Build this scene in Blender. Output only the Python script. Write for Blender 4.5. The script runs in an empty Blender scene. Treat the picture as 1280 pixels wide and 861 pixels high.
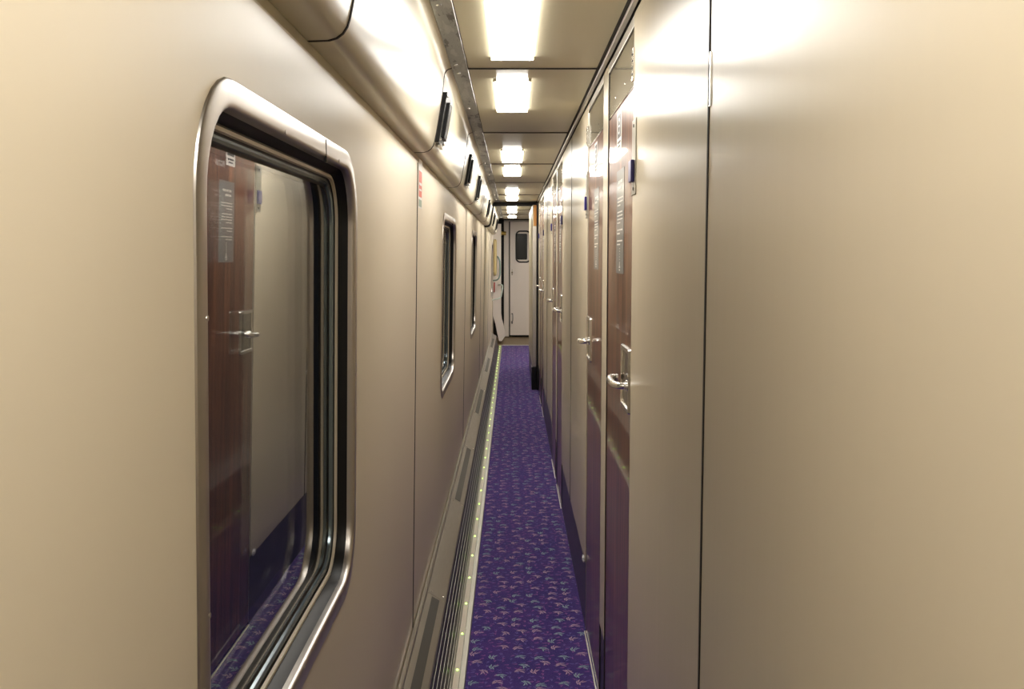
import bpy, bmesh, math, random
from mathutils import Vector, Matrix
random.seed(4)
C = bpy.context.scene.collection
PI = math.pi

# ------------------------------------------------------------------ node helpers
def new_mat(name):
    m = bpy.data.materials.new(name); m.use_nodes = True
    nt = m.node_tree
    return m, nt, nt.nodes['Principled BSDF']

def principled(name, col, rough=.5, metal=0., coat=0., coat_rough=.05, spec=.5, emit=None, es=0., trans=0., ior=1.5):
    m, nt, b = new_mat(name)
    b.inputs['Base Color'].default_value = (*col, 1)
    b.inputs['Roughness'].default_value = rough
    b.inputs['Metallic'].default_value = metal
    b.inputs['Coat Weight'].default_value = coat
    b.inputs['Coat Roughness'].default_value = coat_rough
    b.inputs['Specular IOR Level'].default_value = spec
    b.inputs['Transmission Weight'].default_value = trans
    b.inputs['IOR'].default_value = ior
    if emit:
        b.inputs['Emission Color'].default_value = (*emit, 1)
        b.inputs['Emission Strength'].default_value = es
    return m

class NB:
    """small node builder"""
    def __init__(s, nt): s.nt = nt
    def n(s, t, **k):
        x = s.nt.nodes.new(t)
        for a, v in k.items(): setattr(x, a, v)
        return x
    def set(s, sock, v):
        if isinstance(v, bpy.types.NodeSocket): s.nt.links.new(v, sock)
        else: sock.default_value = v
    def math(s, op, a, b=0., c=None, clamp=False):
        x = s.n('ShaderNodeMath', operation=op); x.use_clamp = clamp
        s.set(x.inputs[0], a); s.set(x.inputs[1], b)
        if c is not None: s.set(x.inputs[2], c)
        return x.outputs[0]
    def vm(s, op, a, b):
        x = s.n('ShaderNodeVectorMath', operation=op)
        s.set(x.inputs[0], a); s.set(x.inputs[1], b)
        return x.outputs[0]
    def mix(s, f, a, b):
        x = s.n('ShaderNodeMix', data_type='RGBA')
        s.set(x.inputs[0], f); s.set(x.inputs[6], a); s.set(x.inputs[7], b)
        return x.outputs[2]
    def coord(s, scale=(1, 1, 1)):
        t = s.n('ShaderNodeTexCoord')
        mp = s.n('ShaderNodeMapping'); mp.inputs['Scale'].default_value = scale
        s.nt.links.new(t.outputs['Object'], mp.inputs['Vector'])
        return mp.outputs[0]
    def noise(s, vec, scale, detail=3., rough=.5):
        x = s.n('ShaderNodeTexNoise'); s.set(x.inputs['Vector'], vec)
        x.inputs['Scale'].default_value = scale; x.inputs['Detail'].default_value = detail
        x.inputs['Roughness'].default_value = rough
        return x.outputs['Fac']
    def ramp(s, f, stops):
        x = s.n('ShaderNodeValToRGB'); s.set(x.inputs[0], f)
        e = x.color_ramp.elements
        while len(e) < len(stops): e.new(.5)
        for i, (p, c) in enumerate(stops): e[i].position = p; e[i].color = (*c, 1)
        return x.outputs[0]
    def bump(s, h, strength, dist, b):
        x = s.n('ShaderNodeBump'); x.inputs['Strength'].default_value = strength
        x.inputs['Distance'].default_value = dist; s.set(x.inputs['Height'], h)
        s.nt.links.new(x.outputs[0], b.inputs['Normal'])

def painted(name, c1, c2, rough, coat=0., coat_rough=.1, streak=.0, aniso=0., spec=.5):
    m, nt, b = new_mat(name); B = NB(nt)
    v = B.coord((1, 1, .25))
    f = B.noise(v, 3., 3)
    nt.links.new(B.mix(f, (*c1, 1), (*c2, 1)), b.inputs['Base Color'])
    b.inputs['Roughness'].default_value = rough
    b.inputs['Coat Weight'].default_value = coat
    b.inputs['Coat Roughness'].default_value = coat_rough
    b.inputs['Specular IOR Level'].default_value = spec
    if aniso:
        b.inputs['Anisotropic'].default_value = aniso
        t = B.n('ShaderNodeTangent', direction_type='RADIAL', axis='Z')
        nt.links.new(t.outputs[0], b.inputs['Tangent'])
        b.inputs['Anisotropic Rotation'].default_value = 0.
    if streak:
        v2 = B.coord((1, 1, .06))
        B.bump(B.noise(v2, 16., 2), streak, .004, b)
    return m

def mat_wood():
    m, nt, b = new_mat('dark_wood_laminate'); B = NB(nt)
    v = B.coord((1, 1, .05))
    g = B.noise(v, 42., 5, .6)
    w = B.noise(B.coord((1, 1, .16)), 9., 3)
    f = B.math('ADD', B.math('MULTIPLY', g, .6), B.math('MULTIPLY', w, .4))
    col = B.ramp(f, [(.33, (.05, .016, .009)), (.5, (.155, .054, .026)), (.66, (.30, .118, .056))])
    nt.links.new(col, b.inputs['Base Color'])
    b.inputs['Roughness'].default_value = .3
    b.inputs['Coat Weight'].default_value = .42; b.inputs['Coat Roughness'].default_value = .03
    b.inputs['Specular IOR Level'].default_value = .2
    return m

def mat_carpet():
    m, nt, b = new_mat('patterned_carpet'); B = NB(nt)
    tc = B.n('ShaderNodeTexCoord').outputs['Object']
    sx = B.n('ShaderNodeSeparateXYZ'); nt.links.new(tc, sx.inputs[0])
    cx = B.n('ShaderNodeCombineXYZ'); nt.links.new(sx.outputs[0], cx.inputs[0]); nt.links.new(sx.outputs[1], cx.inputs[1])
    P = cx.outputs[0]
    def layer(scale, rand, leaves, off):
        q = B.vm('ADD', P, off)
        v = B.n('ShaderNodeTexVoronoi', voronoi_dimensions='2D')
        nt.links.new(q, v.inputs['Vector']); v.inputs['Scale'].default_value = scale; v.inputs['Randomness'].default_value = rand
        loc = B.vm('SUBTRACT', q, v.outputs['Position'])
        sc = B.n('ShaderNodeSeparateColor'); nt.links.new(v.outputs['Color'], sc.inputs[0])
        rot = B.n('ShaderNodeVectorRotate', rotation_type='Z_AXIS')
        nt.links.new(loc, rot.inputs['Vector'])
        nt.links.new(B.math('MULTIPLY', B.math('SUBTRACT', sc.outputs[0], .5), 2.9), rot.inputs['Angle'])
        tot = None
        for (lx, ly, ang, a, bb) in leaves:
            mp = B.n('ShaderNodeVectorRotate', rotation_type='Z_AXIS')
            nt.links.new(B.vm('SUBTRACT', rot.outputs[0], (lx, ly, 0)), mp.inputs['Vector']); mp.inputs['Angle'].default_value = -ang
            s2 = B.n('ShaderNodeSeparateXYZ'); nt.links.new(mp.outputs[0], s2.inputs[0])
            ex = B.math('DIVIDE', s2.outputs[0], a)
            # bend each leaf a little
            by = B.math('ADD', s2.outputs[1], B.math('MULTIPLY', B.math('MULTIPLY', ex, ex), bb * .9))
            ey = B.math('DIVIDE', by, bb)
            r = B.math('ADD', B.math('MULTIPLY', ex, ex), B.math('MULTIPLY', ey, ey))
            inside = B.math('LESS_THAN', r, 1.)
            tot = inside if tot is None else B.math('MAXIMUM', tot, inside)
        return tot, sc
    big, scb = layer(13.8, .66, [(-.008, .008, .75, .0125, .0021), (.005, .0105, .45, .0115, .0021),
                                (.0, .000, .1, .020, .0017), (.011, -.007, -.45, .0105, .0023), (-.011, -.007, .6, .0085, .0022)], (0, 0, 0))
    sm, scs = layer(36., .9, [(0, 0, .3, .0085, .0021), (.004, .0065, -.2, .005, .0018)], (.37, .11, 0))
    base = B.ramp(B.noise(P, 9., 2), [(.35, (.046, .026, .21)), (.65, (.078, .030, .235))])
    n2 = B.noise(P, 260., 2)
    base = B.mix(B.math('MULTIPLY', n2, .5), base, (.030, .013, .12, 1))
    pink, green = (.66, .44, .52, 1), (.36, .54, .52, 1)
    c1 = B.mix(B.math('GREATER_THAN', scb.outputs[1], .42), green, pink)
    c2 = B.mix(B.math('GREATER_THAN', scs.outputs[1], .5), (.16, .12, .40, 1), (.30, .10, .34, 1))
    col = B.mix(B.math('MULTIPLY', sm, .8), base, c2)
    col = B.mix(B.math('MULTIPLY', big, .72), col, c1)
    nt.links.new(col, b.inputs['Base Color'])
    b.inputs['Roughness'].default_value = .95
    b.inputs['Specular IOR Level'].default_value = .15
    b.inputs['Sheen Weight'].default_value = .15
    B.bump(B.noise(P, 900., 2), .5, .003, b)
    return m

def mat_strip():
    m, nt, b = new_mat('scuffed_metal_strip'); B = NB(nt)
    n = B.noise(B.coord((3, .6, 1)), 9., 4, .6)
    col = B.ramp(n, [(.42, (.42, .42, .40)), (.47, (.30, .30, .29)), (.56, (.33, .33, .32)), (.60, (.09, .085, .08))])
    nt.links.new(col, b.inputs['Base Color'])
    b.inputs['Metallic'].default_value = .6; b.inputs['Roughness'].default_value = .38
    return m

def mat_brushed(name, c, rough, metal=1.):
    m, nt, b = new_mat(name); B = NB(nt)
    f = B.noise(B.coord((20, 1.2, 20)), 8., 4)
    nt.links.new(B.mix(f, (*[x * .93 for x in c], 1), (*c, 1)), b.inputs['Base Color'])
    nt.links.new(B.math('ADD', rough * .7, B.math('MULTIPLY', f, rough * .6)), b.inputs['Roughness'])
    b.inputs['Metallic'].default_value = metal
    return m

def mat_studs():
    m, nt, b = new_mat('studded_vinyl'); B = NB(nt)
    v = B.n('ShaderNodeTexVoronoi'); nt.links.new(B.coord((.35, 1, 1)), v.inputs['Vector'])
    v.inputs['Scale'].default_value = 42.; v.inputs['Randomness'].default_value = .25
    h = B.math('SMOOTH_MIN', v.outputs['Distance'], .25, .1)
    B.bump(B.math('MULTIPLY', h, -1.), .35, .006, b)
    b.inputs['Base Color'].default_value = (.034, .026, .032, 1)
    b.inputs['Roughness'].default_value = .36
    b.inputs['Coat Weight'].default_value = .1; b.inputs['Coat Roughness'].default_value = .08
    return m

M = dict(
    wall=painted('cream_wall_panel', (.69, .61, .475), (.72, .64, .50), .25, 0, .22, streak=.12, aniso=.3, spec=.37),
    wall_l=painted('cream_wall_panel_satin', (.69, .61, .475), (.72, .64, .50), .36, 0, .22, streak=.1, aniso=.2, spec=.32),
    ceil=painted('olive_cream_ceiling_panel', (.50, .455, .32), (.53, .48, .34), .32, .0, .25, streak=.08),
    cove=painted('cream_coving', (.62, .565, .42), (.65, .59, .44), .32, .1, .2),
    wood=mat_wood(), carpet=mat_carpet(), strip=mat_strip(), studs=mat_studs(),
    steel=principled('brushed_steel', (.52, .485, .45), .33, 1.),
    chrome=principled('polished_chrome', (.78, .76, .73), .09, 1.),
    satin=principled('satin_chrome', (.80, .78, .74), .2, 1.),
    mirror=principled('polished_handle_pocket', (.30, .29, .26), .15, 1.),
    heater=mat_brushed('heater_metal', (.345, .315, .265), .36, .75),
    stripmetal=mat_brushed('floor_strip_metal', (.42, .40, .33), .4, .6),
    platemetal=principled('dull_plate_metal', (.45, .43, .38), .35, .9),
    transom=principled('smooth_olive_transom', (.30, .27, .20), .10, coat=.5),
    alu=principled('aluminium_edge', (.60, .57, .52), .32, .9),
    vent=principled('dark_vent_mesh', (.06, .055, .045), .45, .3),
    black=principled('black_rubber', (.006, .0055, .006), .45, spec=.3),
    void=principled('glossy_dark_grille', (.008, .007, .008), .42, spec=.3),
    gap=principled('dark_joint', (.018, .013, .010), .7),
    cream=principled('cream_plastic', (.62, .54, .42), .35),
    bluesteel=principled('blue_grey_seal', (.20, .25, .28), .2, .6),
    glass=principled('window_glass', (.92, .95, .95), 0., trans=1., ior=1.5),
    light=principled('lit_diffuser', (.9, .9, .9), .5, emit=(1., .965, .90), es=27.),
    led=principled('green_floor_led', (.3, .9, .1), .4, emit=(.45, 1., .10), es=8.),
    white=painted('white_enamel', (.76, .70, .64), (.80, .735, .67), .35),
    darkglass=principled('dark_window_pane', (.012, .013, .012), .25, spec=.3),
    yellow=principled('cream_yellow_plastic', (.62, .50, .24), .4),
    brass=principled('dull_brass', (.50, .37, .10), .35, .7),
    green=principled('grey_green_tube', (.22, .31, .28), .3),
    palegreen=principled('pale_green_tube', (.50, .58, .52), .25),
    red=principled('red_paint', (.42, .03, .02), .4),
    orange=principled('orange_wood_edge', (.50, .22, .05), .4),
    brown=painted('brown_step_plate', (.19, .14, .08), (.24, .18, .11), .5),
    blue=principled('dark_blue_latch_plastic', (.022, .014, .16), .3),
    poster=principled('grey_notice_film', (.21, .215, .22), .3, coat=.6),
    paper=principled('white_print', (.72, .70, .68), .4),
    ink=principled('dark_ink', (.03, .028, .03), .4),
    stred=principled('sticker_red', (.62, .10, .05), .4),
    stgreen=principled('sticker_grey_green', (.24, .32, .24), .4),
    scrap=principled('crumpled_white_paper', (.75, .75, .80), .6),
)

# ------------------------------------------------------------------ mesh helpers
def link(name, me, mat, parent=None, smooth=False):
    o = bpy.data.objects.new(name, me); C.objects.link(o)
    if mat: me.materials.append(M[mat])
    if parent: o.parent = parent
    if smooth:
        for p in me.polygons: p.use_smooth = True
        try: me.set_sharp_from_angle(angle=math.radians(38))
        except Exception: pass
    return o

def from_bm(name, bm, mat, parent=None, smooth=False):
    bmesh.ops.recalc_face_normals(bm, faces=bm.faces)
    me = bpy.data.meshes.new(name); bm.to_mesh(me); bm.free()
    return link(name, me, mat, parent, smooth)

def addbox(bm, x0, x1, y0, y1, z0, z1, bev=0., lean=None):
    g = bmesh.ops.create_cube(bm, size=1.)
    vs = g['verts']
    for v in vs:
        v.co = Vector(((x0 + x1) / 2 + v.co.x * (x1 - x0), (y0 + y1) / 2 + v.co.y * (y1 - y0), (z0 + z1) / 2 + v.co.z * (z1 - z0)))
        if lean: v.co.x += lean(v.co.z)
    if bev:
        es = list({e for v in vs for e in v.link_edges})
        bmesh.ops.bevel(bm, geom=es, offset=bev, segments=2, profile=.5, affect='EDGES')

def box(name, mat, b, parent=None, bev=0., lean=None):
    bm = bmesh.new()
    bl = b if isinstance(b[0], (tuple, list)) else [b]
    for q in bl: addbox(bm, *q, bev=bev, lean=lean)
    return from_bm(name, bm, mat, parent)

def extrude_profile(name, mat, pts, y0, y1, parent=None, closed=True, smooth=True):
    """profile of (x, z) swept along y"""
    bm = bmesh.new()
    a = [bm.verts.new((x, y0, z)) for x, z in pts]; b = [bm.verts.new((x, y1, z)) for x, z in pts]
    n = len(pts)
    for i in range(n if closed else n - 1):
        j = (i + 1) % n
        bm.faces.new((a[i], a[j], b[j], b[i]))
    if closed:
        bm.faces.new(a); bm.faces.new(list(reversed(b)))
    return from_bm(name, bm, mat, parent, smooth)

def tube_bm(bm, pts, r, seg=12, cap=True):
    pts = [Vector(p) for p in pts]
    rings = []
    up = None
    for i, p in enumerate(pts):
        t = (pts[min(i + 1, len(pts) - 1)] - pts[max(i - 1, 0)]).normalized()
        if up is None: up = Vector((0, 0, 1)) if abs(t.z) < .9 else Vector((0, 1, 0))
        u = t.cross(up).normalized(); w = u.cross(t).normalized(); up = w
        rr = r[i] if isinstance(r, (list, tuple)) else r
        rings.append([bm.verts.new(p + u * math.cos(a) * rr + w * math.sin(a) * rr) for a in [2 * PI * k / seg for k in range(seg)]])
    for A, Bq in zip(rings, rings[1:]):
        for k in range(seg):
            bm.faces.new((A[k], A[(k + 1) % seg], Bq[(k + 1) % seg], Bq[k]))
    if cap: bm.faces.new(rings[0]); bm.faces.new(list(reversed(rings[-1])))

def smooth_path(pts, n=6):
    P = [Vector(p) for p in pts]; out = []
    Q = [P[0]] + P + [P[-1]]
    for i in range(1, len(Q) - 2):
        for k in range(n):
            t = k / n
            a, b, c, d = Q[i - 1], Q[i], Q[i + 1], Q[i + 2]
            out.append(.5 * ((2 * b) + (c - a) * t + (2 * a - 5 * b + 4 * c - d) * t * t + (3 * b - a - 3 * c + d) * t ** 3))
    out.append(P[-1]); return out

def tube(name, mat, pts, r, parent=None, smooth_n=6, seg=12):
    bm = bmesh.new(); tube_bm(bm, smooth_path(pts, smooth_n) if smooth_n else pts, r, seg)
    return from_bm(name, bm, mat, parent, True)

def screw(parent, p, d, r, mat='satin', mpi=None):
    bm = bmesh.new(); p = Vector(p); d = Vector(d)
    tube_bm(bm, [p, p + d * .8, p + d], [r, r, r * .5], 8)
    o = from_bm('screw', bm, mat, parent, True)
    if mpi is not None: o.matrix_parent_inverse = mpi
    return o

def rrect(cy, cz, w, h, r, seg=8):
    """rounded rectangle loop of (y, z)"""
    out = []
    for (sy, sz, a0) in ((1, 1, 0), (-1, 1, 90), (-1, -1, 180), (1, -1, 270)):
        for k in range(seg + 1):
            a = math.radians(a0 + 90 * k / seg)
            out.append((cy + sy * (w / 2 - r) + r * math.cos(a), cz + sz * (h / 2 - r) + r * math.sin(a)))
    return out

def XL(z): return -.2865 - (1.717 - z) * .0192       # left wall face leans out towards the floor

def ring(name, mat, cy, cz, w, h, r, prof, parent=None, face=XL, closed=False, sgn=1):
    """frame: profile of (inset, proud) swept round a rounded rectangle"""
    bm = bmesh.new(); loops = []
    for ins, dx in prof:
        if face is XL: ins *= .84; dx *= (.92 if dx < 0 else .8)
        loops.append([bm.verts.new((face(z) + sgn * dx, y, z)) for y, z in rrect(cy, cz, w - 2 * ins, h - 2 * ins, max(r - ins, .006))])
    n = len(loops[0])
    if closed: loops.append(loops[0])
    for A, Bq in zip(loops, loops[1:]):
        for k in range(n): bm.faces.new((A[k], A[(k + 1) % n], Bq[(k + 1) % n], Bq[k]))
    return from_bm(name, bm, mat, parent, True)

def rslab(name, mat, cy, cz, w, h, r, d0, d1, parent=None, face=XL, seg=8):
    bm = bmesh.new()
    L = rrect(cy, cz, w, h, r, seg)
    a = [bm.verts.new((face(z) + d0, y, z)) for y, z in L]; b = [bm.verts.new((face(z) + d1, y, z)) for y, z in L]
    n = len(L)
    for k in range(n): bm.faces.new((a[k], a[(k + 1) % n], b[(k + 1) % n], b[k]))
    bm.faces.new(a); bm.faces.new(list(reversed(b)))
    return from_bm(name, bm, mat, parent)

def empty(name, loc=(0, 0, 0)):
    o = bpy.data.objects.new(name, None); C.objects.link(o); o.location = loc; o.empty_display_size = .05
    return o

def tag(o, label, cat, group=None):
    o['label'] = label; o['category'] = cat
    if group: o['group'] = group
    return o

def struct(o): o['kind'] = 'structure'; return o

def copy_tree(o, parent=None):
    c = o.copy(); C.objects.link(c); c.parent = parent
    for ch in [k for k in bpy.data.objects if k.parent == o]: copy_tree(ch, c)
    return c

# ------------------------------------------------------------------ dimensions
CEIL = 1.977
XR = .2757                      # right wall face
YB = -3.0                       # corridor carries on behind the camera
YE = 16.3                       # end wall
SEAM = [3.05 + 1.575 * k for k in range(-4, 9)]
PAIRS = [2.985, 6.165, 9.33]    # centres of the door pairs
YBULK = 10.45

# ------------------------------------------------------------------ floor
fl = struct(box('floor', 'carpet', (-.155, .34, YB, 15.6, -.02, 0)))
sub = struct(box('floor', 'gap', [(-.45, -.155, YB, 15.6, -.02, -.001)]))
sub.name = 'trim_9'

# ------------------------------------------------------------------ right wall
wr = struct(box('wall_right', 'gap', (.325, .36, YB, YBULK, 0, CEIL + .03)))
def rpanel(y0, y1, z0=.262, z1=1.962, x0=XR, x1=.318):
    return box('wall_panel', 'wall', (x0, x1, y0, y1, z0, z1), wr, bev=.0025)
rpanel(YB, 1.4155); rpanel(1.4235, 2.303)
ends = []
for i, c in enumerate(PAIRS):
    rpanel(c - .07, c + .07)
    for s_ in (-1, 1):
        for u0, u1 in ((.0705, .0865), (.6757, .6817)):
            a, b = sorted((c + s_ * u0, c + s_ * u1)); box('reveal', 'gap', (XR + .0012, .318, a, b, .012, 1.935), wr)
    ends.append((c - .682, c + .682))
rpanel(ends[0][1], 4.638); rpanel(4.645, ends[1][0])
rpanel(ends[1][1], 7.82); rpanel(7.827, ends[2][0])
rpanel(ends[2][1], YBULK - .03)
for y in (1.4195, 4.6415, 7.8235):
    w_ = .008 if y < 2 else .010
    box('joint_strip', 'gap', (XR - (.0012 if y < 5 else .0018), .317, y - w_ / 2, y + w_ / 2, .02 if y < 2 else .262, 1.96), wr)
# header trim above each door pair
for i, c in enumerate(PAIRS):
    for s in (-1, 1):
        a, b = sorted((c + s * .074, c + s * .678))
        box('door_header', 'alu', (XR + .001, .318, a, b, 1.936, 1.962), wr, bev=.002)
# skirting of studded dark vinyl
sk = struct(empty('baseboard_right', (.3, 0, 0)))
for a, b in (
     [(YB, ends[0][0]), (ends[0][1], ends[1][0]), (ends[1][1], ends[2][0]), (ends[2][1], YBULK - .03)] + [(c - .07, c + .07) for c in PAIRS]):
    box('skirting_panel', 'studs', (XR + .004, .318, a, b, 0, .259), sk, bev=.003).matrix_parent_inverse = Matrix.Translation((-.3, 0, 0))
# metal edge between ceiling and wall
struct(box('trim_1', 'alu', (.262, .274, YB, YBULK, 1.966, 1.9765), bev=.002))
struct(box('trim_2', 'gap', (.255, .33, YB, YBULK, 1.9775, 1.99)))
# narrow aluminium cover on the joint of the nearest panels
box('hinge', 'satin', (XR - .0015, XR + .004, 1.405, 1.4145, 1.625, 1.70), wr, bev=.0008)

# ------------------------------------------------------------------ doors
HW = .294                     # half of the leaf width
def make_door(s):
    """origin at the floor under the middle of the leaf; s=-1: latch on the near side, s=1: latch on the far side"""
    root = empty('door_1'); struct(root)
    box('door_leaf', 'wood', (XR + .003, .316, -HW, HW, .012, 1.802), root, bev=.002)
    box('transom', 'transom', (XR + .003, .316, -HW, HW, 1.806, 1.930), root, bev=.002)
    screw(root, (XR + .003, -.1, 1.84), (-.0012, 0, 0), .003); screw(root, (XR + .003, .12, 1.84), (-.0012, 0, 0), .003)
    box('edge_strip', 'alu', [(XR + .0015, .3165, s * HW - .0035, s * HW + .0035, .012, 1.930)], root, bev=.0008)
    # handle plate
    y = s * .195
    pl = ring('handle_plate', 'satin', y, 1.121, .168, .155, .006, [(0, 0), (.0015, .006), (.011, .006), (.0135, .0018)], root, face=lambda z: XR + .003, sgn=-1)
    # plate is narrow and tall in the photo
    rslab('pocket', 'mirror', y, 1.121, .142, .130, .004, -.0015, -.0005, pl, face=lambda z: XR + .003)
    # lever: leaves the plate, runs along it and turns back to the door
    Y = lambda t: s * t
    pts = [(XR + .002, Y(.247), 1.108), (XR - .012, Y(.247), 1.109), (XR - .025, Y(.242), 1.110), (XR - .032, Y(.226), 1.111),
           (XR - .034, Y(.195), 1.113), (XR - .034, Y(.165), 1.114), (XR - .031, Y(.146), 1.115), (XR - .022, Y(.136), 1.116), (XR - .012, Y(.135), 1.116)]
    tube('lever', 'satin', pts, .0088, root)
    bm = bmesh.new()
    tube_bm(bm, [(XR + .002, Y(.247), 1.108), (XR - .006, Y(.247), 1.108)], .0145, 20)
    from_bm('lever_rose', bm, 'satin', root, True)
    # catch: plate on the wall beside the latch edge with a dark blue bolt
    e = s * (HW + .008)
    a, b = sorted((e, s * (HW + .075)))
    cp = box('catch_plate', 'platemetal', (XR - .0025, XR - .0002, a, b, 1.555, 1.722), root, bev=.0008)
    a, b = sorted((s * (HW + .010), s * (HW + .058)))
    box('catch_bolt', 'blue', (XR - .0105, XR - .0025, a, b, 1.583, 1.632), cp, bev=.002)
    for z in (1.568, 1.708): screw(cp, (XR - .0025, s * (HW + .04), z), (-.0015, 0, 0), .004, 'gap')
    # hinge-like keep higher up
    a, b = sorted((s * (HW - .004), s * (HW + .022)))
    hp = box('keep_plate', 'satin', (XR - .004, XR + .0025, a, b, 1.812, 1.884), root, bev=.001)
    for z in (1.826, 1.84, 1.856, 1.87): screw(hp, (XR - .004, s * (HW + .012), z), (-.0015, 0, 0), .003, 'gap')
    box('threshold', 'alu', (XR - .0035, XR + .0025, -HW, HW, .0005, .005), root, bev=.002)
    return root
dA = make_door(-1); dB = make_door(1)
DC = .381
doorpos = []
n = 0
for i, c in enumerate(PAIRS):
    for proto, yy in ((dA, c - DC), (dB, c + DC)):
        d = proto if i == 0 else copy_tree(proto)
        d.location = (0, yy, 0); n += 1; d.name = 'door_%d' % n
        doorpos.append(yy)

# notices stuck on the doors
def make_notice():
    root = empty('notice_poster')
    f = XR + .003
    box('sheet', 'poster', (f - .0008, f - .0001, -.087, .087, 1.372, 1.638), root)
    bm = bmesh.new()
    def line(z, w, h=.0035, y0=.068): addbox(bm, f - .0012, f - .0008, y0 - w, y0, z - h / 2, z + h / 2)
    rnd = random.Random(3)
    # heading, two lines of bold words
    for z, ws in ((1.607, (.030, .022, .034)), (1.592, (.026, .036))):
        y = .050
        for w in ws: line(z, w, .0075, y); y -= w + .006
    for blk, k in ((1.566, 3), (1.530, 4), (1.484, 2), (1.456, 2)):
        for j in range(k):
            z = blk - j * .0092
            tot = .118 if j < k - 1 else .055
            y = .062; used = 0
            while used < tot:
                w = rnd.uniform(.008, .02); line(z, w, .0036, y); y -= w + .0035; used += w + .0035
    for j in range(6): line(1.436 - j * .007, .006 + .002 * (j % 2), .003, .004)
    from_bm('printed_lines', bm, 'paper', root)
    bm = bmesh.new()
    addbox(bm, f - .0012, f - .0008, -.012, .012, 1.386, 1.391); addbox(bm, f - .0012, f - .0008, -.009, .009, 1.379, 1.383)
    tube_bm(bm, [(f - .0008, 0, 1.396), (f - .0012, 0, 1.396)], .005, 14)
    from_bm('emblem', bm, 'paper', root)
    return root
def make_sticker():
    root = empty('pictogram_sticker')
    f = XR + .003
    box('sheet', 'paper', (f - .0008, f - .0001, -.052, .052, 1.690, 1.790), root)
    box('dark_square', 'ink', (f - .0011, f - .0008, -.040, .040, 1.722, 1.782), root)
    bm = bmesh.new()
    # white ring with a bar across, above two small lines of print
    k = 24
    for j in range(k):
        a0, a1 = 2 * PI * j / k, 2 * PI * (j + 1) / k
        vs = [bm.verts.new((f - .0013, r * 1.25 * math.cos(a), 1.752 + r * math.sin(a))) for r, a in ((.021, a0), (.021, a1), (.016, a1), (.016, a0))]
        bm.faces.new(vs)
    addbox(bm, f - .0013, f - .0011, -.014, .014, 1.750, 1.754)
    from_bm('ring_symbol', bm, 'paper', root)
    box('printed_lines', 'ink', [(f - .0011, f - .0008, -.034, .034, 1.708, 1.714), (f - .0011, f - .0008, -.026, .026, 1.698, 1.703)], root)
    return root
wh = ['nearest door', 'second door from the camera', 'third door from the camera', 'fourth door from the camera', 'fifth door from the camera', 'furthest door of the corridor']
np_, sp_ = make_notice(), make_sticker()
for i, yy in enumerate(doorpos):
    a = np_ if i == 0 else copy_tree(np_); a.location = (0, yy - .02 if i % 2 == 0 else yy - .06, 0)
    tag(a, 'tall grey printed notice stuck on the ' + wh[i], 'notice', 'grey notices on the compartment doors')
    b = sp_ if i == 0 else copy_tree(sp_); b.location = (0, yy + .02 if i % 2 == 0 else yy - .02, 0)
    tag(b, 'small white pictogram sticker above the notice on the ' + wh[i], 'sticker', 'pictogram stickers on the compartment doors')

# crumpled paper scrap caught at the foot of the second door (seen in the window reflection)
bm = bmesh.new(); bmesh.ops.create_icosphere(bm, subdivisions=3, radius=.012)
for v in bm.verts:
    v.co *= random.uniform(.7, 1.3); v.co.x *= .35; v.co.y *= 1.9
    v.co += Vector((XR - .0045, 3.70, .272))
sc = from_bm('paper_scrap', bm, 'scrap')
tag(sc, 'tiny crumpled white scrap caught on the skirting top beside the second door', 'paper scrap')

# ------------------------------------------------------------------ ceiling
cl = struct(box('ceiling', 'gap', (-.36, .36, YB, YE + .05, CEIL + .014, CEIL + .034)))
for a, b in zip(SEAM, SEAM[1:]):
    y0, y1 = max(a, YB) + .003, min(b, YE - .01) - .003
    if y1 > y0:
        box('ceiling_panel', 'ceil', (-.131, .2545 if y0 < YBULK + .3 else .31, y0, y1, CEIL, CEIL + .012), cl, bev=.0015)

for y in SEAM:
    if YB < y < YE - .1:
        box('joint_strip', 'gap', (-.1315, .2545, y - .0045, y + .0045, CEIL - .0035, CEIL + .0135), cl)
# ceiling lights
def make_light():
    root = empty('ceiling_light')
    bm = bmesh.new()
    def loop(w, l, r, z, notch=True):
        return [bm.verts.new((x, y, z)) for x, y in rrect(0, 0, w, l, r, 4)]
    A = loop(.116, .69, .010, CEIL - .0003); B2 = loop(.116, .69, .010, CEIL - .005); D = loop(.104, .678, .008, CEIL - .010)
    n = len(A)
    for p, q in ((A, B2), (B2, D)):
        for k in range(n): bm.faces.new((p[k], p[(k + 1) % n], q[(k + 1) % n], q[k]))
    bm.faces.new(D)
    from_bm('diffuser', bm, 'light', root)
    for s in (-1, 1):
        for t in (-1, 1):
            box('corner_clip', 'ceil', (s * .055 - .006, s * .055 + .006, t * .345 - .004, t * .345 + .004, CEIL - .011, CEIL - .0003), root, bev=.001)
    return root
LY = []
for s in (-.1, 3.05, 6.2, 9.35): LY += [s - .515, s + .515]
LY.remove(-.1 - .515); LY[0] = .33
LY += [11.93, 12.95, 14.65]
LY = [-2.2] + LY  # extra unseen lamp behind the camera, added to light the near walls
lp = make_light()
ln = ['added unseen behind the camera to light the near walls', 'straight above the camera'] + \
     ['nearest to the camera, cut by the top edge', 'second in view, just beyond the first ceiling seam', 'third in view', 'fourth in view, touching the third seam',
      'fifth in view', 'sixth in view, last before the dark bulkhead', 'first beyond the dark bulkhead', 'second beyond the dark bulkhead', 'furthest, in front of the end door']
for i, y in enumerate(LY):
    o = lp if i == 0 else copy_tree(lp)
    o.location = (.001, y, 0)
    tag(o, 'bright white ceiling light panel ' + ln[i], 'ceiling light', 'ceiling light panels')

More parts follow.
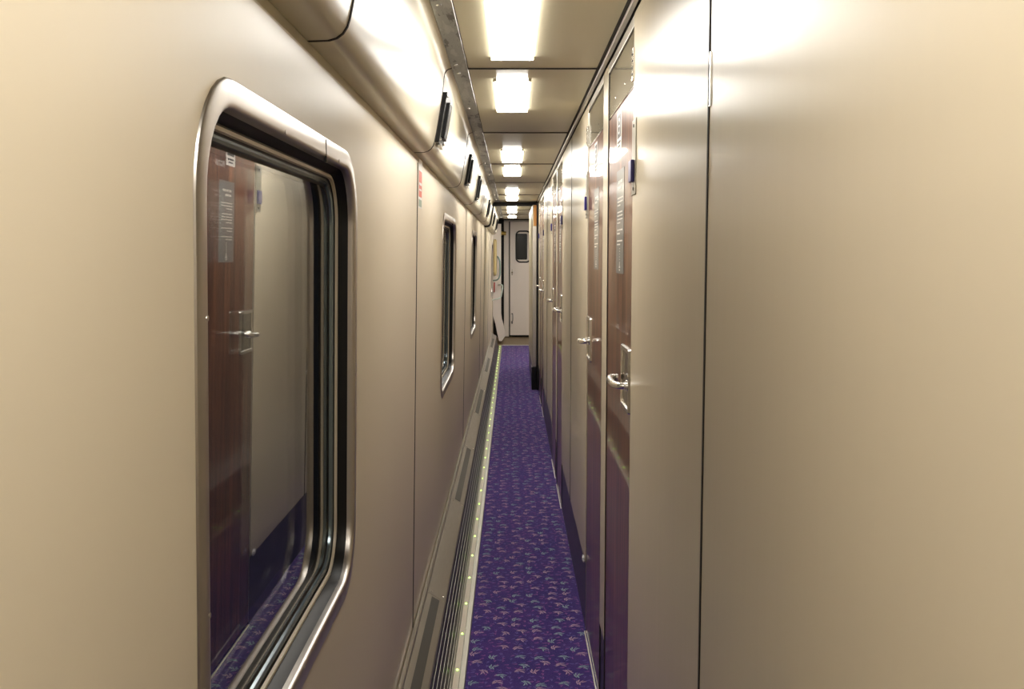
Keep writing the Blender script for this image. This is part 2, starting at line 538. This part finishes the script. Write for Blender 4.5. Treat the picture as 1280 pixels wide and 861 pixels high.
for y, t in ((13.6, 'nearer'), (15.1, 'further')):  # hidden lamps added in the side bay to brighten the end door
    o = copy_tree(lp); o.location = (.72, y, 0)
    tag(o, 'bright white ceiling light panel added out of view in the vestibule side bay to light the end door, %s of two' % t, 'ceiling light', 'ceiling light panels')

# ------------------------------------------------------------------ coving on the left
cov = [(-.182, 1.9765), (-.190, 1.9745), (-.197, 1.970), (-.2015, 1.963), (-.2045, 1.950), (-.2065, 1.93), (-.209, 1.902), (-.2150, 1.863), (-.222, 1.824), (-.2290, 1.785), (-.2345, 1.760),
       (-.2385, 1.748), (-.245, 1.7385), (-.254, 1.732), (-.266, 1.7285), (-.296, 1.7275)]
back = [(-.296, 1.735), (-.266, 1.737), (-.250, 1.745), (-.243, 1.762), (-.230, 1.830), (-.217, 1.905), (-.212, 1.95), (-.205, 1.972), (-.198, 1.983), (-.182, 1.984)]
core = [(x - .010, z + .006) for x, z in cov]
tr = struct(extrude_profile('trim_3', 'gap', [(-.19, 1.99)] + [(x - .006, z + .003) for x, z in cov[1:-1]] + [(-.31, 1.732), (-.34, 1.99)], YB, 15.2, smooth=False))
for a, b in zip(SEAM, SEAM[1:]):
    y0, y1 = max(a, YB) + .003, min(b, 15.2) - .003
    if a < YBULK < b: spans = [(y0, 10.66), (10.79, y1)]
    else: spans = [(y0, y1)]
    for p, q in spans:
        if q > p: extrude_profile('coving_panel', 'cove', cov + back, p, q, tr)
for a in SEAM:
    if YB < a < 15:
        d = .0015
        extrude_profile('joint_strip', 'gap', [(x + d, z - d * .6) for x, z in cov] + back, a - .0035, a + .0035, tr)
# scuffed metal strip with screws along the ceiling edge
t4 = struct(extrude_profile('trim_4', 'strip', [(-.1325, 1.9768), (-.1335, 1.9745), (-.179, 1.9745), (-.181, 1.9768)], YB, 15.2, smooth=False))
for a in SEAM:
    for dy in (-.07, .06, .8):
        y = a + dy
        if 0 < y < 15.1: screw(t4, (-.163, y, 1.9745), (0, 0, -.0027), .0065)
# small shaded rail under the coving
extr = [(-.2955, 1.7270), (-.2915, 1.7185), (-.286, 1.703), (-.2875, 1.699), (-.30, 1.699), (-.31, 1.727)]
struct(extrude_profile('trim_5', 'cove', extr, YB, 15.2, smooth=False))

# black boxes on the coving
def XC(z): return -.209 - (1.902 - z) * (.026 / .144)
def make_wbox():
    root = empty('wall_box')
    f = lambda z: XC(z)
    rslab('back_plate', 'black', .10, 1.836, .19, .150, .004, -.001, .012, root, face=f, seg=3)
    rslab('front_cover', 'black', .11, 1.833, .11, .108, .004, .0125, .022, root, face=f, seg=3)
    rslab('window', 'ink', .11, 1.833, .09, .085, .003, .0222, .0228, root, face=f, seg=3)
    for yy in (.02, .18):
        for z in (1.772, 1.9): screw(root, (XC(z) + .0115, yy, z), (.0045, 0, 0), .0045)
    box('bottom_clip', 'satin', (XC(1.76) + .004, XC(1.76) + .016, .05, .16, 1.7535, 1.7605), root, bev=.001)
    return root
wb = make_wbox()
wn = ['nearest, beside the first coving joint', 'second from the camera', 'third from the camera', 'fourth, before the dark bulkhead', 'first beyond the bulkhead', 'furthest, near the end door']
for i, y in enumerate([3.065, 4.93, 6.28, 8.98, 11.75, 13.9]):
    o = wb if i == 0 else copy_tree(wb); o.location = (0, y, 0)
    tag(o, 'small black rectangular box on the coving above the windows, ' + wn[i], 'wall box', 'black boxes on the coving')

# ------------------------------------------------------------------ left wall with windows
ZT, ZB = 1.702, .225
WIN = [(1.394, .952), (4.68, 1.01), (7.72, 1.02), (14.75, .9)]
WZ0, WZ1 = .800, 1.600
WCZ, WH = (WZ0 + WZ1) / 2, WZ1 - WZ0
WRAD = .125
wl = struct(empty('wall_left', (-.34, 0, 0)))
WI = Matrix.Translation((.34, 0, 0))
for a, b in ((YB, .85), (1.95, 4.1), (5.27, 7.12), (8.32, 14.2)):
    box('backing', 'gap', (-.345, -.335, a, b, ZB, ZT), wl).matrix_parent_inverse = WI
def wall_panel_hole(y0, y1, win):
    bm = bmesh.new()
    outer = [(y0, ZB), (y1, ZB), (y1, ZT), (y0, ZT)]
    hole = rrect(win[0], WCZ, win[1] - .06, WH - .06, WRAD - .03) if win else None
    def mk(x_off):
        vo = [bm.verts.new((XL(z) + x_off, y, z)) for y, z in outer]
        eo = [bm.edges.new((vo[i], vo[(i + 1) % 4])) for i in range(4)]
        if hole:
            vh = [bm.verts.new((XL(z) + x_off, y, z)) for y, z in hole]
            eh = [bm.edges.new((vh[i], vh[(i + 1) % len(vh)])) for i in range(len(vh))]
            bmesh.ops.triangle_fill(bm, use_beauty=True, edges=eo + eh)
            return vo, vh
        bm.faces.new(vo); return vo, []
    a, ha = mk(0); b, hb = mk(-.025)
    for i in range(4): bm.faces.new((a[i], a[(i + 1) % 4], b[(i + 1) % 4], b[i]))
    for i in range(len(ha)): j = (i + 1) % len(ha); bm.faces.new((ha[i], ha[j], hb[j], hb[i]))
    o = from_bm('wall_panel', bm, 'wall_l', wl); o.matrix_parent_inverse = WI; return o
for y in (3.065, 6.31, 9.46, 12.6):
    box('joint_strip', 'gap', (-.0245, .0016, y - .005, y + .005, ZB + .02, ZT - .003), wl, lean=XL).matrix_parent_inverse = WI
LS = [YB, -.09, 3.065, 6.31, 9.46, 10.66, 10.79, 12.6, 15.25]
for a, b in zip(LS, LS[1:]):
    if (a, b) == (10.66, 10.79): continue
    w = [q for q in WIN if a < q[0] < b]
    wall_panel_hole(a + .0035, b - .0035, w[0] if w else None)

for i, (cy, w) in enumerate(WIN):
    root = struct(empty('window_%d' % (i + 1)))
    ring('window_frame', 'steel', cy, WCZ, w, WH, WRAD, [(0, .0002), (.001, .003), (.004, .0045), (.030, .0055), (.034, .005), (.037, .002), (.038, -.004), (.039, -.016)], root)
    ring('rubber_seal', 'black', cy, WCZ, w, WH, WRAD, [(.0388, -.010), (.042, -.024), (.046, -.031), (.051, -.0315), (.051, -.0437)], root)
    ring('inner_trim', 'cream', cy, WCZ, w, WH, WRAD, [(.049, -.033), (.050, -.0278), (.0555, -.0278), (.0565, -.033)], root)
    ring('glazing_seal', 'bluesteel', cy, WCZ, w, WH, WRAD, [(.0585, -.039), (.0595, -.0352), (.064, -.0345), (.068, -.037), (.069, -.042)], root)
    ring('seal_bed', 'black', cy, WCZ, w, WH, WRAD, [(.051, -.0325), (.0565, -.036), (.073, -.0437)], root)
    rslab('glass', 'glass', cy, WCZ, w - .112, WH - .112, WRAD - .04, -.0448, -.0405, root)
    rslab('outer_glass', 'glass', cy, WCZ, w - .112, WH - .112, WRAD - .04, -.0650, -.0612, root)
    ring('outer_seal', 'black', cy, WCZ, w, WH, WRAD, [(.074, -.0490), (.074, -.0658), (.055, -.0658), (.055, -.0490)], root, closed=True)
    # small screws round the flange
    for yy, z in [(cy - w / 2 + .026, WCZ - .13), (cy - w / 2 + .026, WCZ + .16), (cy + w / 2 - .026, WCZ), (cy - .12, WZ1 - .026), (cy + .27, WZ1 - .026), (cy, WZ0 + .026)]:
        screw(root, (XL(z) + .0040, yy, z), (.0012, 0, 0), .003, 'steel')
    box('frame_joint', 'gap', [(XL(WZ1 - .02) + .0005, XL(WZ1 - .02) + .0049, cy + .155, cy + .1562, WZ1 - .038, WZ1 - .004)], root)

# sticker at the seam
root = empty('safety_sticker', (0, 0, 0))
f = lambda z: XL(z)
rslab('sheet', 'paper', 3.155, 1.640, .11, .150, .003, .0002, .0008, root, face=f, seg=2)
rslab('red_block', 'stred', 3.155, 1.640, .098, .080, .002, .0009, .0012, root, face=f, seg=2)
rslab('white_bar', 'paper', 3.155, 1.640, .080, .008, .002, .0013, .0015, root, face=f, seg=2)
rslab('white_line', 'paper', 3.155, 1.622, .070, .006, .002, .0013, .0015, root, face=f, seg=2)
rslab('green_block', 'stgreen', 3.155, 1.581, .098, .022, .002, .0009, .0012, root, face=f, seg=2)
tag(root, 'small red and green safety sticker beside the wall seam, below the coving', 'sticker')

# ------------------------------------------------------------------ heater casing on the left
hc = empty('heater_cover', (-.26, 0, 0))
tag(hc, 'long low metal heater casing running along the foot of the left wall', 'heater cover')
HO = Vector((.26, 0, 0))
def hpart(o, parent=hc):
    if o.parent is hc: o.matrix_parent_inverse = Matrix.Translation(HO)
    return o
Y0h, Y1h = YB, 15.0
# rounded top rail against the wall
hpart(extrude_profile('top_rail', 'alu', [(-.3125, .225), (-.3125, .246), (-.309, .2505), (-.303, .2515), (-.2985, .248), (-.297, .242), (-.300, .236), (-.300, .225)], Y0h, Y1h, hc))
# panels and vents alternate
per = 2.71
segs = []
k0 = 4.78 - 3 * per
for k in range(8):
    a = k0 + k * per
    segs.append(('v', a, a + 1.345)); segs.append(('p', a + 1.345, a + per))
def shelf(x): return .2385 + (x + .297) * (-.036 / .062)
for t, a, b in segs:
    a, b = max(a, Y0h), min(b, Y1h)
    if b - a < .05: continue
    prof = [(-.2975, shelf(-.2975)), (-.236, shelf(-.236)), (-.2335, shelf(-.236) - .003), (-.2335, shelf(-.236) - .010), (-.2975, shelf(-.2975) - .012)]
    hpart(extrude_profile('casing_panel', 'heater', prof, a + .0015, b - .0015, hc, smooth=False))
    if t == 'v':
        xa, xb = -.280, -.254
        pr = [(xa, shelf(xa) + .0002), (xb, shelf(xb) + .0002), (xb, shelf(xb) + .0016), (xa, shelf(xa) + .0016)]
        hpart(extrude_profile('vent_mesh', 'vent', pr, a + .02, b - .02, hc, smooth=False))
    else:
        xa, xb = -.286, -.246
        for yy in (a + .03, b - .03):
            for x in (xa, xb): hpart(screw(hc, (x, yy, shelf(x)), (0, 0, .002), .0035))
# louvre face: thin bright fins in front of a dark glossy void
lx = lambda z: -.2345 + (.195 - z) / .19 * .027
hpart(extrude_profile('dark_void', 'void', [(-.262, .004), (-.262, .19), (lx(.19), .19), (lx(.004), .004)], Y0h, Y1h, hc, smooth=False))
for j in range(5):
    z = .166 - j * .037
    x = lx(z)
    hpart(extrude_profile('louvre', 'alu', [(x + .0002, z), (x + .0013, z), (x + .0013, z + .007), (x + .0002, z + .007)], Y0h, Y1h, hc, smooth=False))
hpart(box('back_plate', 'gap', (-.318, -.300, Y0h, Y1h, .001, .224), hc))

# floor light strip
fs = empty('floor_light_strip', (-.18, 0, 0)); tag(fs, 'pale metal floor strip dotted with green lights between heater casing and carpet', 'floor strip')
I2 = Matrix.Translation(Vector((.18, 0, 0)))
def fpart(o): o.matrix_parent_inverse = I2; return o
fpart(extrude_profile('channel', 'stripmetal', [(-.2055, .0), (-.2055, .012), (-.199, .013), (-.197, .007), (-.176, .007), (-.174, .013), (-.158, .010), (-.155, .003), (-.155, 0)], YB, 15.6, fs, smooth=False))
fpart(box('lens', 'cream', (-.1955, -.1775, YB, 15.6, .0071, .0088), fs))
bm = bmesh.new(); bmesh.ops.create_uvsphere(bm, u_segments=12, v_segments=6, radius=1)
for v in bm.verts: v.co = Vector((v.co.x * .0036, v.co.y * .0050, max(v.co.z, 0) * .0035))
ledm = bpy.data.meshes.new('led'); bm.to_mesh(ledm); bm.free(); ledm.materials.append(M['led'])
k = 0
y = 3.29 - .325 * 6
while y < 15.4:
    o = bpy.data.objects.new('led', ledm); C.objects.link(o); o.parent = fs; o.location = (-.1865 + .18, y, .0089); y += .325

# ------------------------------------------------------------------ dark bulkhead arch
ar = empty('trim_6'); struct(ar)
box('ceiling_beam', 'black', (-.19, .31, 10.68, 10.78, 1.938, 1.9765), ar, bev=.004)
pf = cov + [(x + .013, z - .012) for x, z in reversed(cov[2:])] + [(-.17, 1.9600)]
extrude_profile('coving_seal', 'black', cov[:] + [(-.296, 1.714), (-.262, 1.714), (-.247, 1.718), (-.236, 1.727), (-.226, 1.744), (-.221, 1.762), (-.209, 1.824), (-.196, 1.905), (-.191, 1.94), (-.182, 1.958)], 10.665, 10.785, ar)
box('wall_seal', 'black', (-.302, -.2865, 10.67, 10.78, .24, 1.712), ar, bev=.003, lean=lambda z: XL(z) - XL(1.717))
box('right_seal', 'black', (.2590, .32, YBULK - .028, YBULK + .10, .0, 1.9600), ar, bev=.003)

# ------------------------------------------------------------------ partition beyond the doors on the right
pt = empty('wall_partition'); struct(pt); pt.name = 'wall_vestibule'
box('side_panel', 'ceil', (.214, .256, YBULK + .012, 12.6, .245, 1.937), pt, bev=.003, lean=None)
box('front_edge', 'alu', (.2145, .2555, YBULK + .002, YBULK + .0115, .245, 1.715), pt, bev=.001)
box('wood_edge', 'orange', (.226, .2555, YBULK + .002, YBULK + .0115, 1.719, 1.9350), pt, bev=.001)
box('kick_box', 'black', (.208, .2575, YBULK - .008, YBULK + .30, 0.0005, .240), pt, bev=.004)
box('kick_box_edge', 'alu', (.206, .2078, YBULK - .006, YBULK + .30, .236, .243), pt)
box('kick_panel', 'studs', (.216, .256, YBULK + .305, 12.6, 0.0005, .243), pt)
struct(box('wall_vestibule_right', 'wall', (1.30, 1.34, 12.6, YE + .1, .0, 1.975)))
struct(box('wall_vestibule_front', 'wall', (.2565, 1.30, 12.56, 12.598, .0, 1.975)))
struct(box('wall_partition_back', 'gap', (.325, .36, YBULK + .11, 12.55, .0, 1.975)))
struct(box('floor', 'carpet', (.341, 1.30, 12.6, 15.6, -.02, 0)))
struct(box('ceiling', 'ceil', (.3605, 1.34, 12.56, YE + .05, CEIL, CEIL + .03)))

# ------------------------------------------------------------------ end of the car
we = struct(box('wall_end', 'black', (-.40, 1.34, YE + .06, YE + .10, 0, 2.0)))
box('side_panel', 'white', (.33, 1.29, YE - .02, YE + .02, .085, 1.96), we, bev=.008)
box('jamb_panel', 'white', (-.132, -.048, YE - .02, YE + .02, .085, 1.9600), we, bev=.008)
box('header', 'white', (-.13, .325, YE - .01, YE + .02, 1.962, 1.9760), we, bev=.002)
dr = empty('door_7', (0, YE, 0)); struct(dr)
def dpart(o): o.matrix_parent_inverse = Matrix.Translation((0, -YE, 0)); return o
# leaf with a rounded window opening
def leaf_with_hole():
    bm = bmesh.new()
    outer = [(-.030, .11), (.315, .11), (.315, 1.955), (-.030, 1.955)]
    hole = rrect(.175, 1.552, .205, .475, .055)
    def mk(y):
        vo = [bm.verts.new((x, y, z)) for x, z in outer]; eo = [bm.edges.new((vo[i], vo[(i + 1) % 4])) for i in range(4)]
        vh = [bm.verts.new((x, y, z)) for x, z in hole]; eh = [bm.edges.new((vh[i], vh[(i + 1) % len(vh)])) for i in range(len(vh))]
        bmesh.ops.triangle_fill(bm, use_beauty=True, edges=eo + eh); return vo, vh
    a, ha = mk(YE - .035); b, hb = mk(YE)
    for i in range(4): bm.faces.new((a[i], a[(i + 1) % 4], b[(i + 1) % 4], b[i]))
    for i in range(len(ha)): j = (i + 1) % len(ha); bm.faces.new((ha[i], ha[j], hb[j], hb[i]))
    return from_bm('door_leaf', bm, 'white', dr)
dpart(leaf_with_hole())
bm = bmesh.new()
loops = []
for ins, d in ((-.004, .0), (-.003, -.008), (.018, -.008), (.020, .0)):
    loops.append([bm.verts.new((x, YE - .036 + d, z)) for x, z in rrect(.183, 1.552, .245 - 2 * ins, .515 - 2 * ins, .075 - ins)])
for A, Bq in zip(loops, loops[1:]):
    for k in range(len(A)): bm.faces.new((A[k], A[(k + 1) % len(A)], Bq[(k + 1) % len(A)], Bq[k]))
dpart(from_bm('window_seal', bm, 'black', dr, True))
bm = bmesh.new()
vs = [bm.verts.new((x, YE - .012, z)) for x, z in rrect(.163, 1.552, .17, .42, .02)]
vb = [bm.verts.new((x, YE - .006, z)) for x, z in rrect(.163, 1.552, .17, .42, .02)]
bm.faces.new(vs); bm.faces.new(list(reversed(vb)))
for k in range(len(vs)): bm.faces.new((vs[k], vs[(k + 1) % len(vs)], vb[(k + 1) % len(vs)], vb[k]))
dpart(from_bm('window_pane', bm, 'darkglass', dr))
bm = bmesh.new(); addbox(bm, .07, .31, YE - .005, YE - .001, 1.30, 1.81); dpart(from_bm('pane_surround', bm, 'white', dr))
bm = bmesh.new()
tube_bm(bm, [(.002, YE - .036, 1.135), (.002, YE - .046, 1.135)], [.014, .010], 14)
addbox(bm, -.004, .008, YE - .046, YE - .036, 1.09, 1.18, bev=.003)
dpart(from_bm('lock', bm, 'mirror', dr, True))
dpart(tube('pull', 'vent', [(-.008, YE - .036, .46), (-.008, YE - .055, .46), (.010, YE - .06, .46), (.012, YE - .06, .35), (-.006, YE - .058, .335), (-.006, YE - .036, .335)], .005, dr, 3, 8))
bm = bmesh.new(); addbox(bm, -.010, .012, YE - .050, YE - .036, .30, .325, bev=.003); dpart(from_bm('latch', bm, 'ink', dr, True))
bm = bmesh.new(); addbox(bm, -.048, -.030, YE - .03, YE, .11, 1.955); dpart(from_bm('edge_seal', bm, 'vent', dr))
# brown step and pale nosing
stp = struct(extrude_profile('trim_7', 'brown', [(-.31, 0.0), (-.31, .004)], 0, 1, closed=False)) if False else None
bm = bmesh.new()
a = [bm.verts.new(p) for p in ((-.33, 15.602, -.02), (1.29, 15.602, -.02), (1.29, YE + .05, -.02), (-.33, YE + .05, -.02))]
b = [bm.verts.new(p) for p in ((-.33, 15.602, .008), (1.29, 15.602, .008), (1.29, YE + .05, .078), (-.33, YE + .05, .078))]
for i in range(4): j = (i + 1) % 4; bm.faces.new((a[i], a[j], b[j], b[i]))
bm.faces.new(list(reversed(a))); bm.faces.new(b)
struct(from_bm('trim_7', bm, 'brown'))
struct(box('trim_8', 'alu', (-.155, .325, 15.585, 15.615, .0005, .012), bev=.003))

# brass door stop
bm = bmesh.new()
tube_bm(bm, [(-.165, YE - .12, 1.765), (-.095, YE - .12, 1.765)], .030, 14)
addbox(bm, -.175, -.16, YE - .20, YE + .0598, 1.735, 1.795, bev=.005)
tb = from_bm('door_buffer', bm, 'brass', None, True); tag(tb, 'dull yellow brass buffer high up left of the end door', 'door buffer')

# gangway cover at the left, white enamel with a foot that bends inwards
bm = bmesh.new()
prof = [(-.300, 1.90), (-.172, 1.90), (-.172, .62), (-.172, .50), (-.160, .40), (-.130, .30), (-.108, .22), (-.110, .14), (-.160, .065), (-.205, .065), (-.235, .20), (-.262, .34), (-.300, .46)]
a = [bm.verts.new((x, 15.66, z)) for x, z in prof]; b = [bm.verts.new((x, 15.90, z)) for x, z in prof]
for i in range(len(prof)): j = (i + 1) % len(prof); bm.faces.new((a[i], a[j], b[j], b[i]))
bm.faces.new(a); bm.faces.new(list(reversed(b)))
gw = from_bm('gangway_cover', bm, 'white'); tag(gw, 'tall white enamel cover with an inward bending foot, left of the end door', 'cover panel')
struct(box('wall_gangway', 'wall', (-.36, -.302, 15.25, YE, .0, 1.975)))
gr = tube('grab_rail', 'yellow', [(-.262, 15.60, 1.12), (-.262, 15.57, 1.16), (-.262, 15.57, 1.40), (-.262, 15.57, 1.60), (-.262, 15.60, 1.64)], .026, None, 4)
tag(gr, 'upright cream yellow padded grab rail in front of the white cover', 'grab rail')
g2 = tube('hoop_handle', 'green', [(-.235, 15.643, 1.395), (-.215, 15.56, 1.38), (-.190, 15.54, 1.32), (-.185, 15.54, 1.20), (-.190, 15.54, 1.10), (-.225, 15.54, 1.035), (-.29, 15.60, 1.02)], .012, None, 6)
tag(g2, 'upper grey green curved hoop handle on the white cover', 'handle', 'hoop handles by the end door')
g3 = tube('hoop_handle', 'palegreen', [(-.205, 15.652, .955), (-.165, 15.55, .955), (-.148, 15.54, .92), (-.165, 15.52, .80), (-.185, 15.50, .755), (-.24, 15.45, .735), (-.298, 15.24, .735)], .011, None, 6)
tag(g3, 'lower pale green bent hoop handle on the white cover', 'handle', 'hoop handles by the end door')
rd = tube('red_lever', 'red', [(-.275, 15.645, .985), (-.275, 15.61, .96), (-.278, 15.61, .88), (-.278, 15.645, .84)], .009, None, 4)
tag(rd, 'small red upright lever left of the pale green hoop handle', 'lever')

# back of the corridor (behind the camera)
struct(box('wall_back', 'wall', (-.36, .36, YB - .04, YB - .002, 0, 2.0)))

# ------------------------------------------------------------------ camera
cam = bpy.data.cameras.new('camera'); co = bpy.data.objects.new('camera', cam); C.objects.link(co)
co.location = (0, 0, 1.42); co.rotation_euler = (PI / 2 - math.radians(5.14), 0, 0)
cam.sensor_width = 36.; cam.lens = 1246 / 1280 * 36; cam.clip_start = .02
sc_ = bpy.context.scene; sc_.camera = co

w = bpy.data.worlds.new('night'); sc_.world = w; w.use_nodes = True
w.node_tree.nodes['Background'].inputs[0].default_value = (.05, .07, .12, 1)
w.node_tree.nodes['Background'].inputs[1].default_value = .10

vs_ = sc_.view_settings
vs_.view_transform = 'Standard'; vs_.look = 'None'; vs_.gamma = 1; vs_.exposure = 0.0; vs_.use_curve_mapping = False
